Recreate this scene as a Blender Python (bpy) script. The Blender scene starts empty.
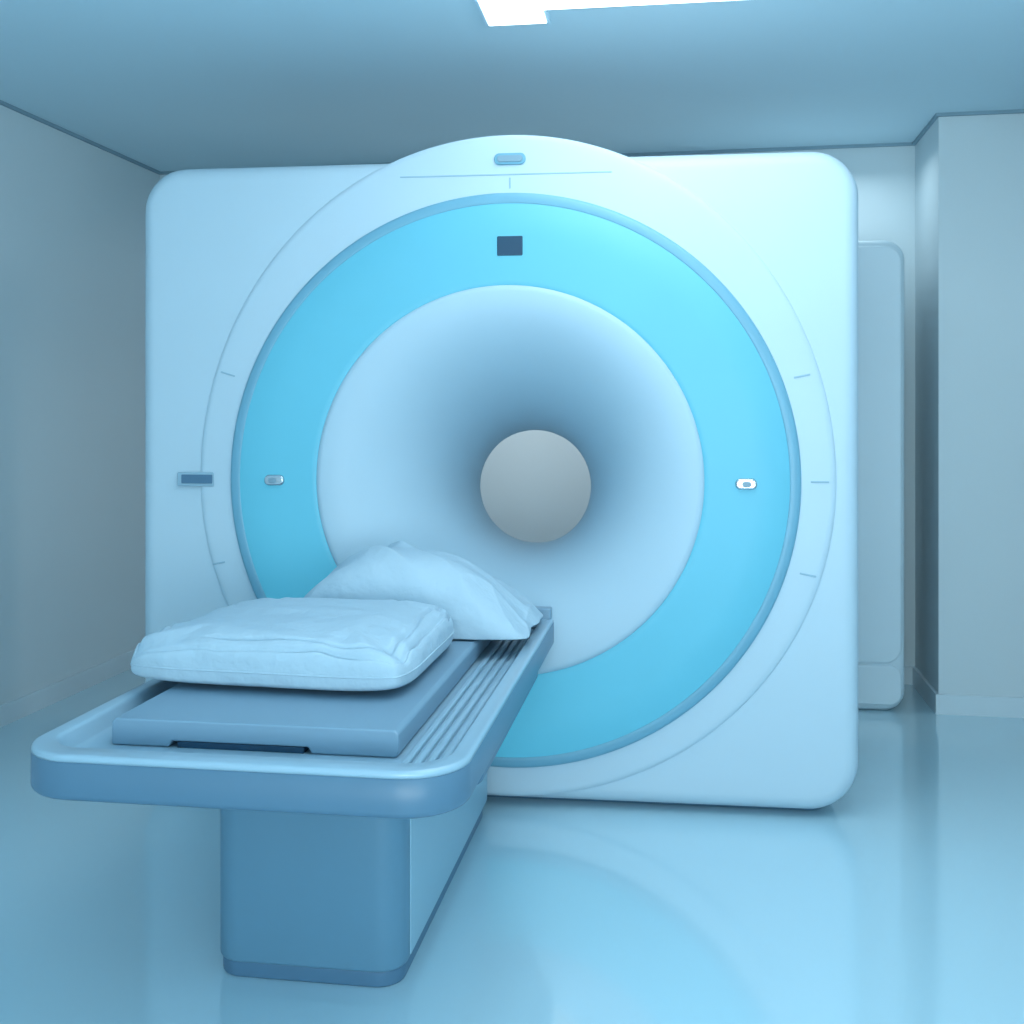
import bpy, bmesh, math
from mathutils import Vector, noise
PI=math.pi
C=bpy.context.scene
col=C.collection
C.view_settings.view_transform='Standard'
C.view_settings.look='None'

# ---------------- materials ----------------
def lin(c):
    c=c/255.0
    return c/12.92 if c<=0.04045 else ((c+0.055)/1.055)**2.4
def mat(name,rgb,rough=0.4,spec=0.5,emit=None,es=0,var=0.03,vs=3.0,bump=0,bs=60,coat=0,metal=0,bd=0.01):
    m=bpy.data.materials.new(name); m.use_nodes=True
    nt=m.node_tree; b=nt.nodes['Principled BSDF']
    c=[lin(v) for v in rgb]
    n=nt.nodes.new('ShaderNodeTexNoise'); n.inputs['Scale'].default_value=vs; n.inputs['Detail'].default_value=3
    tc=nt.nodes.new('ShaderNodeTexCoord'); nt.links.new(tc.outputs['Object'],n.inputs['Vector'])
    r=nt.nodes.new('ShaderNodeValToRGB')
    r.color_ramp.elements[0].position=0.3; r.color_ramp.elements[1].position=0.7
    r.color_ramp.elements[0].color=[v*(1-var) for v in c]+[1]
    r.color_ramp.elements[1].color=[min(1,v*(1+var)) for v in c]+[1]
    nt.links.new(n.outputs['Fac'],r.inputs['Fac']); nt.links.new(r.outputs['Color'],b.inputs['Base Color'])
    b.inputs['Roughness'].default_value=rough; b.inputs['Specular IOR Level'].default_value=spec
    b.inputs['Coat Weight'].default_value=coat; b.inputs['Coat Roughness'].default_value=0.1
    b.inputs['Metallic'].default_value=metal
    if emit: 
        b.inputs['Emission Color'].default_value=[lin(v) for v in emit]+[1]; b.inputs['Emission Strength'].default_value=es
    if bump:
        n2=nt.nodes.new('ShaderNodeTexNoise'); n2.inputs['Scale'].default_value=bs; n2.inputs['Detail'].default_value=4
        nt.links.new(tc.outputs['Object'],n2.inputs['Vector'])
        bp=nt.nodes.new('ShaderNodeBump'); bp.inputs['Strength'].default_value=bump; bp.inputs['Distance'].default_value=bd
        nt.links.new(n2.outputs['Fac'],bp.inputs['Height']); nt.links.new(bp.outputs['Normal'],b.inputs['Normal'])
    return m
M_shell=mat('white_plastic',(180,204,218),0.4,0.4,var=0.01)
M_cab=mat('cabinet_paint',(202,222,232),0.4,0.4,var=0.01)
M_funnel=mat('bore_plastic',(170,198,214),0.5,0.3,var=0.01)
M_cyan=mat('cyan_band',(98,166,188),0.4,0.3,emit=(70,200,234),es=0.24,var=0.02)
M_bezel=mat('bezel_blue',(108,164,188),0.35,0.4)
M_dark=mat('screen_and_notch_shade',(30,66,92),0.25,0.5)  # display screen, and the painted shade in the board notch
M_grey=mat('grey_plastic',(122,154,172),0.4,0.4)
M_line=mat('seam_grey',(146,178,196),0.5,0.3)
M_chrome=mat('chrome',(180,195,205),0.25,0.6,metal=0.8)
M_bed=mat('bed_plastic',(146,178,197),0.3,0.5,coat=0.2,var=0.02)
M_bedshade=mat('bed_plastic_shaded',(82,118,143),0.35,0.4,var=0.02)  # shade on the tray edge and underside, darkened into the colour
M_board=mat('board_plastic',(120,152,174),0.4,0.4,var=0.02)
M_baseshade=mat('base_plastic_shaded',(94,137,162),0.4,0.4,var=0.02)  # pedestal darkened in colour for its shaded front
M_sidelit=mat('base_plastic_lit',(150,188,207),0.4,0.4,var=0.01)  # pedestal's lit right side, brightness put into the colour
M_toe=mat('toe_plastic',(78,116,144),0.4,0.4)
M_fab=mat('fabric',(166,192,208),0.85,0.2,bump=0.6,bs=10,bd=0.025,var=0.02)
M_wall=mat('wall_paint',(200,216,223),0.6,0.3,var=0.02,vs=1.2,bump=0.03,bs=120)
M_ceil=mat('ceiling_paint',(196,222,234),0.7,0.2,var=0.01,vs=1.0)
M_trimd=mat('trim_dark',(132,160,175),0.6,0.2)
M_baseb=mat('baseboard_paint',(200,218,227),0.4,0.4)
M_floor=mat('floor_vinyl',(176,213,228),0.09,0.7,var=0.02,vs=0.8,coat=0.8)
M_light=mat('light_diffuser',(255,255,255),0.5,0.2,emit=(245,252,255),es=2.6)
M_frame=mat('light_frame',(190,220,235),0.4,0.4)

# ---------------- helpers ----------------
def mkobj(name,bm,m,parent=None,smooth=True,loc=None,rz=None):
    bmesh.ops.remove_doubles(bm,verts=bm.verts,dist=1e-6)
    bmesh.ops.recalc_face_normals(bm,faces=bm.faces)
    me=bpy.data.meshes.new(name); bm.to_mesh(me); bm.free()
    me.materials.append(m)
    if smooth:
        for p in me.polygons: p.use_smooth=True
    o=bpy.data.objects.new(name,me); col.objects.link(o)
    if parent: o.parent=parent
    if loc is not None: o.location=loc
    if rz is not None: o.rotation_euler=(0,0,rz)
    return o
def empty(name,loc,rz,label,cat,group=None):
    o=bpy.data.objects.new(name,None); col.objects.link(o); o.location=loc; o.rotation_euler=(0,0,rz)
    o['label']=label; o['category']=cat
    if group: o['group']=group
    return o
def loft(bm,loops,cap0=False,cap1=False):
    vs=[[bm.verts.new(p) for p in L] for L in loops]
    n=len(loops[0])
    for a,b in zip(vs,vs[1:]):
        for i in range(n):
            j=(i+1)%n
            bm.faces.new((a[i],a[j],b[j],b[i]))
    if cap0: bm.faces.new(vs[0])
    if cap1: bm.faces.new(vs[-1])
    return vs
def rrect(x0,x1,y0,y1,radii,inset=0,n=10,m=10):
    """closed rounded rectangle; radii for corners (x1,y1),(x0,y1),(x0,y0),(x1,y0)"""
    x0+=inset;x1-=inset;y0+=inset;y1-=inset
    R=[max(r-inset,0.0005) for r in radii]
    cs=[(x1-R[0],y1-R[0],0,R[0]),(x0+R[1],y1-R[1],90,R[1]),(x0+R[2],y0+R[2],180,R[2]),(x1-R[3],y0+R[3],270,R[3])]
    arcs=[]
    for cx,cy,a,r in cs:
        arcs.append([(cx+r*math.cos(math.radians(a+90*k/n)),cy+r*math.sin(math.radians(a+90*k/n))) for k in range(n+1)])
    out=[]
    for i in range(4):
        out+=arcs[i]
        p=arcs[i][-1]; q=arcs[(i+1)%4][0]
        for k in range(1,m): out.append((p[0]+(q[0]-p[0])*k/m,p[1]+(q[1]-p[1])*k/m))
    return out
def circ(cx,cz,r,y,n=160):
    return [(cx+r*math.cos(2*PI*k/n),y,cz+r*math.sin(2*PI*k/n)) for k in range(n)]
def rbox(bm,x0,x1,y0,y1,z0,z1,rad,bev,steps=5,radii=None):
    """box with rounded vertical corners (rad) and bevelled top/bottom edges (bev)"""
    radii=radii or [rad]*4
    loops=[]
    def L(ins,z): loops.append([(x,y,z) for x,y in rrect(x0,x1,y0,y1,radii,ins,8,4)])
    L(bev*1.15,z0)
    for k in range(steps+1):
        a=PI/2*k/steps; L(bev*(1-math.sin(a)),z0+bev*(1-math.cos(a)))
    for k in range(steps+1):
        a=PI/2*k/steps; L(bev*(1-math.cos(a)),z1-bev*(1-math.sin(a)))
    L(bev*1.15,z1)
    loft(bm,loops,True,True)
def box(bm,x0,x1,y0,y1,z0,z1):
    v=[bm.verts.new(p) for p in [(x0,y0,z0),(x1,y0,z0),(x1,y1,z0),(x0,y1,z0),(x0,y0,z1),(x1,y0,z1),(x1,y1,z1),(x0,y1,z1)]]
    for f in [(0,3,2,1),(4,5,6,7),(0,1,5,4),(1,2,6,5),(2,3,7,6),(3,0,4,7)]: bm.faces.new([v[i] for i in f])
def prism(bm,poly,z0,z1):
    a=[bm.verts.new((x,y,z0)) for x,y in poly]; b=[bm.verts.new((x,y,z1)) for x,y in poly]
    n=len(poly)
    for i in range(n): bm.faces.new((a[i],a[(i+1)%n],b[(i+1)%n],b[i]))
    bm.faces.new(a[::-1]); bm.faces.new(b)
def plate(bm,cx,cz,hx,hz,r,y_back,y_front,bev):
    """small rounded plate on a vertical face, front toward -y"""
    loops=[]
    def L(ins,y): loops.append([(x,y,z) for x,z in rrect(cx-hx,cx+hx,cz-hz,cz+hz,[r]*4,ins,6,2)])
    L(0,y_back)
    for k in range(4):
        a=PI/2*k/3; L(bev*(1-math.cos(a)),y_front+bev*(1-math.sin(a)))
    L(bev*1.2,y_front)
    loft(bm,loops,True,True)

# ---------------- room ----------------
PHI=math.radians(9.6); RO=(-1.89,5.9,0); H=2.586
PR=4.24; PV=-0.52
def struct(name,bm,m,smooth=False):
    o=mkobj(name,bm,m,None,smooth,RO,-PHI); o['kind']='structure'; return o
bm=bmesh.new(); box(bm,-0.2,4.4,-8,0.2,-0.1,0); struct('floor',bm,M_floor)
bm=bmesh.new(); box(bm,-0.2,4.4,-8,0.2,H,H+0.1); struct('ceiling',bm,M_ceil)
bm=bmesh.new(); box(bm,-0.2,0,-8,0.2,0,H); struct('wall_left',bm,M_wall)
bm=bmesh.new(); box(bm,0,3.87,0,0.2,0,H); struct('wall_back',bm,M_wall)
bm=bmesh.new(); prism(bm,[(3.87,0.2),(3.87,PV),(PR,PV),(PR,-8),(4.4,-8),(4.4,0.2)],0,H); struct('wall_right',bm,M_wall)
bh=0.085; bt=0.014
bm=bmesh.new(); box(bm,0,bt,-8,-bt,0,bh); struct('baseboard_left',bm,M_baseb)
bm=bmesh.new(); box(bm,0,3.87,-bt,0,0,bh); struct('baseboard_back',bm,M_baseb)
bm=bmesh.new(); prism(bm,[(3.87,-bt),(3.87-bt,-bt),(3.87-bt,PV-bt),(PR-bt,PV-bt),(PR-bt,-8),(PR,-8),(PR,PV),(3.87,PV)],0,bh); struct('baseboard_right',bm,M_baseb)
tt=0.014
bm=bmesh.new(); box(bm,0,tt,-8,-tt,H-tt,H); struct('trim_1',bm,M_trimd)
bm=bmesh.new(); box(bm,0,3.87,-tt,0,H-tt,H); struct('trim_2',bm,M_trimd)
bm=bmesh.new(); prism(bm,[(3.87,-tt),(3.87-tt,-tt),(3.87-tt,PV-tt),(PR-tt,PV-tt),(PR-tt,-8),(PR,-8),(PR,PV),(3.87,PV)],H-tt,H); struct('trim_3',bm,M_trimd)

# ceiling light (L-shaped)
cl=empty('ceiling_light',(-0.075,3.62,H),-math.radians(7.9),'bright white L-shaped light panel set in the ceiling above the scanner','ceiling light')
def Lp(e): return [(0-e,0+e),(0.19+e,0+e),(0.19+e,-0.118+e),(1.3+e,-0.118+e),(1.3+e,-1.5-e),(0-e,-1.5-e)]
bm=bmesh.new(); prism(bm,Lp(0),-0.016,-0.006); mkobj('diffuser',bm,M_light,cl,False)
bm=bmesh.new(); prism(bm,Lp(0.012),-0.012,0.0); mkobj('frame',bm,M_frame,cl,False)

# ---------------- scanner ----------------
TH=math.radians(7.0); XC,YC=-0.084,3.635
sc=empty('mri_scanner',(XC,YC,0),-TH,'large white scanner with glowing cyan ring and round funnel bore','medical scanner')
cx,cz=0.069,1.076
X0,X1,Z0,Z1,DEP=-1.203,1.200,0.02,2.14,0.98
HZ=1.007
def hl(ins,y): return [(x,y,z) for x,z in rrect(X0,X1,Z0,Z1,[0.15,0.15,0.15,0.16],ins,14,24)]
def proj(r,y,c=(cx,cz)):
    out=[]
    for x,z in rrect(X0,X1,Z0,Z1,[0.15,0.15,0.15,0.16],0,14,24):
        a=math.atan2(z-c[1],x-c[0]); out.append((c[0]+r*math.cos(a),y,c[1]+r*math.sin(a)))
    return out
B=0.05
loops=[proj(0.93,0.0),proj(0.98,0.0),hl(B+0.012,0.0)]
for k in range(9):
    a=PI/2*k/8; loops.append(hl(B*(1-math.sin(a)),B*(1-math.cos(a))))
for k in range(9):
    a=PI/2*k/8; loops.append(hl(B*(1-math.cos(a)),DEP-B*(1-math.sin(a))))
loops+= [hl(B+0.012,DEP),proj(0.36,DEP,(cx,HZ))]
bm=bmesh.new(); loft(bm,loops); mkobj('housing',bm,M_shell,sc)
bm=bmesh.new(); rbox(bm,-1.1,1.1,0.08,DEP-0.08,0,0.06,0.05,0.004); mkobj('plinth',bm,M_toe,sc)
# raised surround with dome top
n=200; SF=-0.009
def el(d,y,ri=None):
    out=[]
    for k in range(n):
        a=2*PI*k/n; s=math.sin(a); rz=(1.137-d) if s>0 else (1.04-d)
        out.append((cx+(1.055-d)*math.cos(a),y,cz+rz*s))
    return out
loops=[circ(cx,cz,0.93,0.02,n),circ(cx,cz,0.93,SF,n),circ(cx,cz,0.945,SF,n),el(0.045,SF)]
for k in range(7):
    a=PI/2*k/6; loops.append(el(0.022*(1-math.sin(a)),SF+0.009*(1-math.cos(a))))
for k in range(7):
    a=PI/2*k/6; loops.append(el(0.03*(1-math.cos(a)),0.35-0.03*(1-math.sin(a))))
loops+=[el(0.2,0.35)]
bm=bmesh.new(); loft(bm,loops); mkobj('ring_surround',bm,M_shell,sc)
prof=[(0.946,-0.006),(0.944,-0.013),(0.941,-0.018),(0.934,-0.021),(0.922,-0.022),(0.912,-0.022),(0.907,-0.020),(0.905,-0.010)]
bm=bmesh.new(); loft(bm,[circ(cx,cz,r,y,n) for r,y in prof]); mkobj('ring_bezel',bm,M_bezel,sc)
prof=[(0.912,-0.005),(0.912,-0.018),(0.907,-0.021),(0.8,-0.025),(0.66,-0.028),(0.641,-0.0285),(0.639,-0.027),(0.638,-0.012)]
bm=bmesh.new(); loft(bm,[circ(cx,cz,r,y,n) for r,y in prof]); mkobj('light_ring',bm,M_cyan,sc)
R0=0.222; D=0.74; FR=0.022
loops=[circ(cx,cz,0.641,-0.015,n)]
for k in range(9):
    a=PI/2*k/8; loops.append(circ(cx,cz,0.641-FR*(1-math.cos(a)),-0.022-0.016*math.sin(a),n))
R1=0.641-FR
N=44
for k in range(1,N+1):
    t=PI/2*k/N
    r=R1-(R1-R0)*math.sin(t); y=-0.038+(D+0.002)*(1-math.cos(t))
    q=min(1,max(0,(y+0.038)/D)); zc=cz+(HZ-cz)*q
    loops.append(circ(cx+0.022*q,zc,r,y,n))
for k in range(1,9):
    q=k/8; loops.append(circ(cx+0.022,HZ,R0+0.135*q*q,-0.036+D+(DEP-D+0.036)*q,n))
bm=bmesh.new(); loft(bm,loops); mkobj('bore_funnel',bm,M_funnel,sc)
# small parts; f() maps a point seen in the photograph to the scanner's front face
def f(px,py,yo=SF):
    ct,st=math.cos(TH),math.sin(TH)
    dx,dz=(px-512)/1100,(412-py)/1100
    t=(yo+XC*st+YC*ct)/(dx*st+ct)
    X=t*dx-XC; Y=t-YC
    return X*ct-Y*st, 1.3+t*dz
def pl(name,px,py,hx,hz,r,yb,yf,bev,m,parent=sc):
    x,z=f(px,py,yb); bm=bmesh.new(); plate(bm,x,z,hx,hz,r,yb+0.004,yf,bev); return mkobj(name,bm,m,parent)
s_=pl('display_screen',510,246,0.042,0.032,0.004,-0.022,-0.029,0.002,M_dark)
pl('badge',510,159,0.052,0.019,0.017,SF,-0.016,0.003,M_bezel)
x,z=f(510,159); bm=bmesh.new(); plate(bm,x,z,0.042,0.011,0.010,-0.015,-0.019,0.002); mkobj('badge_inset',bm,M_grey,sc)
for px,py in ((275,480),(746,484)):
    b_=pl('sensor',px,py,0.034,0.018,0.016,-0.022,-0.036,0.006,M_chrome)
    x,z=f(px,py); bm=bmesh.new(); plate(bm,x,z,0.014,0.009,0.008,-0.034,-0.038,0.002); mkobj('lens',bm,M_grey,b_)
p_=pl('slot_panel',197,479,0.064,0.024,0.005,-0.0,-0.016,0.003,M_line)
x,z=f(197,479,-0.016); bm=bmesh.new(); plate(bm,x,z,0.055,0.015,0.003,-0.014,-0.019,0.001); mkobj('slot',bm,M_toe,p_)
for px,py,hx,hz,rot in [(510,183,0.003,0.018,0),(820,482,0.028,0.003,0),(802,376,0.026,0.003,0.2),(808,575,0.026,0.003,-0.2),(228,374,0.026,0.003,-0.3),(219,563,0.022,0.003,0.2)]:
    x,z=f(px,py); bm=bmesh.new(); plate(bm,0,0,hx,hz,0.002,0.0,-0.003,0.001)
    o=mkobj('tick_mark',bm,M_line,sc); o.location=(x,SF+0.001,z); o.rotation_euler=(0,-rot,0)
x0,z0=f(400,176); x1,z1=f(612,173)
bm=bmesh.new(); plate(bm,(x0+x1)/2,(z0+z1)/2,(x1-x0)/2,0.0022,0.002,SF+0.003,SF-0.0015,0.0007); mkobj('seam_line',bm,M_line,sc)

# ---------------- rear cabinet ----------------
cb=empty('equipment_cabinet',(1.258,4.81,0),-TH,'tall pale rounded cabinet standing in the gap behind the scanner','cabinet')
def vbox(bm,x0,x1,y0,y1,z0,z1,r,bev):
    loops=[]
    def L(ins,y): loops.append([(x,y,z) for x,z in rrect(x0,x1,z0,z1,[r]*4,ins,8,4)])
    L(bev*1.2,y0)
    for k in range(6): a=PI/2*k/5; L(bev*(1-math.sin(a)),y0+bev*(1-math.cos(a)))
    for k in range(6): a=PI/2*k/5; L(bev*(1-math.cos(a)),y1-bev*(1-math.sin(a)))
    L(bev*1.2,y1); loft(bm,loops,True,True)
bm=bmesh.new(); vbox(bm,-0.45,0.45,0,0.4,0.0,2.05,0.09,0.04); mkobj('body',bm,M_cab,cb)
bm=bmesh.new(); vbox(bm,-0.44,0.43,-0.010,0.03,0.03,0.205,0.05,0.01); mkobj('lower_panel',bm,M_cab,cb)
bm=bmesh.new(); vbox(bm,-0.44,0.43,-0.010,0.03,0.211,2.02,0.07,0.01); mkobj('door',bm,M_cab,cb)

# ---------------- patient table ----------------
TB=math.radians(8.6); BO=(-0.541,2.065,0)
bd=empty('patient_table',BO,-TB,'blue-grey scanner table with rounded tray leading up to the ring','table')
L_=1.565; W=0.449; ZT=0.640; TK=0.09
RD=[0.02,0.02,0.125,0.125]
def bl(ins,z): return [(x,y,z) for x,y in rrect(-W,W,0,L_,RD,ins,14,10)]
loops=[bl(0.03,ZT-TK)]
for k in range(6): a=PI/2*k/5; loops.append(bl(0.014*(1-math.sin(a)),ZT-TK+0.014*(1-math.cos(a))))
loops+=[bl(0.0,ZT-0.016),bl(0.003,ZT-0.013),bl(0.022,ZT-0.013),bl(0.022,ZT-0.06)]
bm=bmesh.new(); loft(bm,loops,True,True); mkobj('edge_band',bm,M_bedshade,bd)
RC=0.040
loops=[bl(0.018,ZT-0.03),bl(0.018,ZT-0.0135),bl(0.001,ZT-0.0135)]
for k in range(6): a=PI/2*k/5; loops.append(bl(0.001+0.008*(1-math.cos(a)),ZT-0.008*(1-math.sin(a))))
loops.append(bl(0.012,ZT))
def bi(ins,z): return [(x,y,z) for x,y in rrect(-W+0.038,W-0.038,0.055,L_-0.02,[0.02,0.02,0.09,0.09],ins,14,10)]
loops+=[bi(-0.004,ZT),bi(0,ZT-0.002),bi(0.004,ZT-0.008),bi(0.010,ZT-RC+0.005),bi(0.016,ZT-RC),bi(0.03,ZT-RC)]
bm=bmesh.new(); loft(bm,loops,False,True); mkobj('tray',bm,M_bed,bd)
ZF=ZT-RC
bm=bmesh.new()
b0=ZF+0.001
prof=[(-0.335,b0),(-0.208,b0),(-0.201,b0+0.013),(0.095,b0+0.013),(0.102,b0),(0.279,b0),(0.285,b0+0.006),(0.285,0.649),(0.277,0.657),(-0.327,0.657),(-0.335,0.649)]
a=[bm.verts.new((x,0.2,z)) for x,z in prof]; b=[bm.verts.new((x,L_-0.05,z)) for x,z in prof]
k=len(prof)
for i in range(k): bm.faces.new((a[i],a[(i+1)%k],b[(i+1)%k],b[i]))
bm.faces.new(a); bm.faces.new(b[::-1])
o=mkobj('board',bm,M_board,bd,False)
md=o.modifiers.new('bev','BEVEL'); md.width=0.004; md.segments=3
bm=bmesh.new(); rbox(bm,-0.19,0.085,0.203,0.3,ZF,b0+0.012,0.002,0.001,2); mkobj('notch_shade',bm,M_dark,o)  # dark block standing in for the shadow under the board
for x in (0.303,0.327,0.351,0.375):
    bm=bmesh.new(); rbox(bm,x,x+0.015,0.13,L_-0.06,ZF-0.002,ZF+0.010,0.005,0.004,3); mkobj('guide_rail',bm,M_bed,bd)
bm=bmesh.new(); rbox(bm,0.345,0.443,L_-0.048,L_-0.004,ZT-0.03,ZT+0.034,0.008,0.006); mkobj('rail_end_block',bm,M_board,bd)
bm=bmesh.new(); rbox(bm,-0.33,0.40,0.50,L_,0.44,ZT-TK+0.01,0.04,0.02); mkobj('under_frame',bm,M_bedshade,bd)
bm=bmesh.new(); rbox(bm,-0.220,0.230,0.440,L_,0.035,0.45,0.065,0.01); mkobj('pedestal',bm,M_baseshade,bd)
bm=bmesh.new(); rbox(bm,-0.214,0.224,0.446,L_-0.005,0.0,0.038,0.06,0.006); mkobj('toe_base',bm,M_toe,bd)
bm=bmesh.new(); rbox(bm,0.2,0.2325,0.520,L_-0.02,0.045,0.44,0.002,0.002); mkobj('side_panel',bm,M_sidelit,bd)

# ---------------- pillows ----------------
def w2(bx,by):
    c,s=math.cos(TB),math.sin(TB); return (BO[0]+bx*c+by*s, BO[1]-bx*s+by*c)
def nz(x,y,z): return noise.noise(Vector((x,y,z)))
def ridged(x,y,z): return 1-abs(nz(x,y,z))*3.2
def cushion(hx,hy,h,flat,taper=0,ns=150,pw=0.42,shape=None,wrinkle=None,round_=0.07,bow=0.035,outline=None):
    bm=bmesh.new(); top={};bot={}
    for i in range(ns+1):
        for j in range(ns+1):
            u=-1+2*i/ns; v=-1+2*j/ns
            u=math.sin(u*PI/2)*0.6+u*0.4; v=math.sin(v*PI/2)*0.6+v*0.4
            ex=1-bow*(1-v*v)*abs(u)**3
            ey=1-bow*(1-u*u)*abs(v)**3
            rc=1-round_*(abs(u)*abs(v))**4
            if outline: rc*=outline(u,v)
            x=hx*u*rc*ex*(1-taper*v); y=hy*v*rc*ey
            p=max(0,(1-abs(u)**3.2)*(1-abs(v)**3.2))**pw
            edge=min(1,p*2)
            hh=(h-flat)*p
            if shape: hh*=shape(u,v)
            zt=flat+hh+(wrinkle(u,v,x,y) if wrinkle else 0)*edge
            zb=flat-flat*0.98*p**0.6
            top[i,j]=bm.verts.new((x,y,max(zt,zb+0.0005)))
            if i in(0,ns) or j in (0,ns): bot[i,j]=top[i,j]
            else: bot[i,j]=bm.verts.new((x,y,zb))
    for i in range(ns):
        for j in range(ns):
            bm.faces.new((top[i,j],top[i+1,j],top[i+1,j+1],top[i,j+1]))
            try: bm.faces.new((bot[i,j],bot[i,j+1],bot[i+1,j+1],bot[i+1,j]))
            except ValueError: pass
    return bm
ZB=0.6575
def wr1(u,v,x,y):
    w=0.007*nz(x*3+3,y*3,1.7)
    m=max(abs(u),abs(v))
    w-=0.021*math.exp(-((m-0.945+0.016*nz(x*8,y*8,9))/0.013)**2)*max(0.35,min(1,0.6+2*nz(x*4,y*4,31)))
    w-=0.012*math.exp(-((m-0.85+0.05*nz(x*6,y*6,2))/0.016)**2)*max(0,min(1,0.45+3*nz(x*5,y*5,12)))
    c=max(0,abs(u)*abs(v)-0.25)/0.75
    a=math.atan2(abs(v)-0.4,abs(u)-0.4)
    w+=0.015*c*math.sin(a*9+6*nz(x*5,y*5,5))
    w+=0.005*max(0,ridged(x*1.6+y*3.5+2,y*1.2-x*0.8,6.0))
    return w
HX,HY,RN=0.345,0.325,0.10
x,y=w2(-0.088,0.735)
o=mkobj('pillow',cushion(HX,HY,0.138,0.050,taper=0.045,pw=0.32,wrinkle=wr1,round_=RN,bow=0.03),M_fab,None,True,(x,y,ZB),-TB-math.radians(3))
o['label']='flat pale blue pillow lying on the near half of the scanner table'; o['category']='pillow'
bm=bmesh.new()
def seam(u,v):
    ex=1-0.03*(1-v*v)*abs(u)**3; ey=1-0.03*(1-u*u)*abs(v)**3; rc=1-RN*(abs(u)*abs(v))**4
    return (HX*u*rc*ex*(1-0.045*v), HY*v*rc*ey, 0.050)
path=[(-1+2*k/50,-1) for k in range(51)]+[(1,-1+2*k/50) for k in range(1,51)]+[(1-2*k/50,1) for k in range(1,51)]+[(-1,1-2*k/50) for k in range(1,50)]
pts=[Vector(seam(u,v)) for u,v in path]
rings=[]
for i,p in enumerate(pts):
    t=(pts[(i+1)%len(pts)]-pts[i-1]).normalized(); nrm=Vector((t.y,-t.x,0))
    rings.append([p+nrm*0.0022*math.cos(2*PI*q/8)+Vector((0,0,0.0022*math.sin(2*PI*q/8))) for q in range(8)])
rings.append(rings[0]); loft(bm,rings)
mkobj('hem',bm,M_fab,o)
x,y=w2(0.070,1.275)
def sh(u,v):
    t=(u+0.15)
    return 1-(0.60*abs(t)**2.4 if t>0 else 0.30*t*t)
def wr2(u,v,x,y):
    z=nz(x*3,y*3,2.2)
    # folds running from the crown down to the near right corner; the fan's apex lies outside the pillow
    a=math.atan2(y+0.36+0.05*z,x-0.46)
    s=math.sin(a*11+3.0*z+1.0)
    fold=(1-abs(s))**1.5*2-0.7
    top=0.4+0.6*min(1,abs(v)*1.2+max(0,u))
    w=0.021*fold*max(0.12,min(1,0.55+2.4*nz(x*2.5,y*2.5,7)))*top
    w+=0.012*(ridged(x*4+1,y*6,3.3)-0.4)*top
    w+=0.020*nz(x*5,y*5,8.1)
    return w
def out2(u,v):
    return 1+0.05*nz(u*2.6,v*2.6,5.5)
o=mkobj('pillow',cushion(0.362,0.220,0.225,0.008,ns=180,pw=0.50,shape=sh,wrinkle=wr2,round_=0.09,bow=0.04,outline=out2),M_fab,None,True,(x,y,ZB),-TB)
o['label']='plump creased white pillow against the scanner bore at the table far end'; o['category']='pillow'

# ---------------- lights ----------------
def area(name,loc,rot,sx,sy,e,c):
    l=bpy.data.lights.new(name,'AREA'); l.shape='RECTANGLE'; l.size=sx; l.size_y=sy; l.energy=e; l.color=c
    o=bpy.data.objects.new(name,l); col.objects.link(o); o.location=loc; o.rotation_euler=[math.radians(v) for v in rot]; return o
area('ceiling_lamp',(0.9,1.6,2.5),(25,0,0),1.6,1.0,12,(0.86,0.98,1.0))
area('front_fill',(0.6,-1.2,1.4),(95,0,-5),3.2,2.2,16,(0.86,0.98,1.0))  # added soft fill from behind the camera, no visible source
area('up_fill',(0.4,-0.5,0.9),(138,0,0),2.6,1.0,74,(0.82,0.97,1.0))  # added unseen fill aimed up to brighten ceiling and walls
area('left_wall_fill',(1.9,0.9,1.3),(85,0,62),1.0,1.4,38,(0.84,0.96,1.0))  # added unseen fill that brightens the left wall
area('rear_wall_fill',(0.0,4.85,2.0),(30,0,0),1.2,0.15,9,(1.0,0.95,0.91))  # added light hidden behind the scanner, brightens the wall seen through the bore
area('cabinet_fill',(1.3,5.0,2.45),(0,0,0),0.9,0.3,3.0,(0.8,0.95,1.0))  # added unseen light that brightens the cabinet
pl_=bpy.data.lights.new('ceiling_glow_fill','POINT'); pl_.energy=4.5; pl_.shadow_soft_size=0.2; pl_.color=(0.8,0.97,1)  # added point light making the ceiling glow around the panel
po=bpy.data.objects.new('ceiling_glow_fill',pl_); col.objects.link(po); po.location=(0.4,3.0,2.40)
w=bpy.data.worlds.new('world'); C.world=w; w.use_nodes=True
w.node_tree.nodes['Background'].inputs[0].default_value=(0.53,0.78,0.88,1); w.node_tree.nodes['Background'].inputs[1].default_value=1.6

# ---------------- camera ----------------
cd=bpy.data.cameras.new('camera'); cam=bpy.data.objects.new('camera',cd); col.objects.link(cam)
cam.location=(0,0,1.3); cam.rotation_euler=(PI/2,0,0); cd.lens=1100/1024*36; cd.sensor_width=36
cd.shift_y=-(512-412)/1024; cd.clip_start=0.05
C.camera=cam
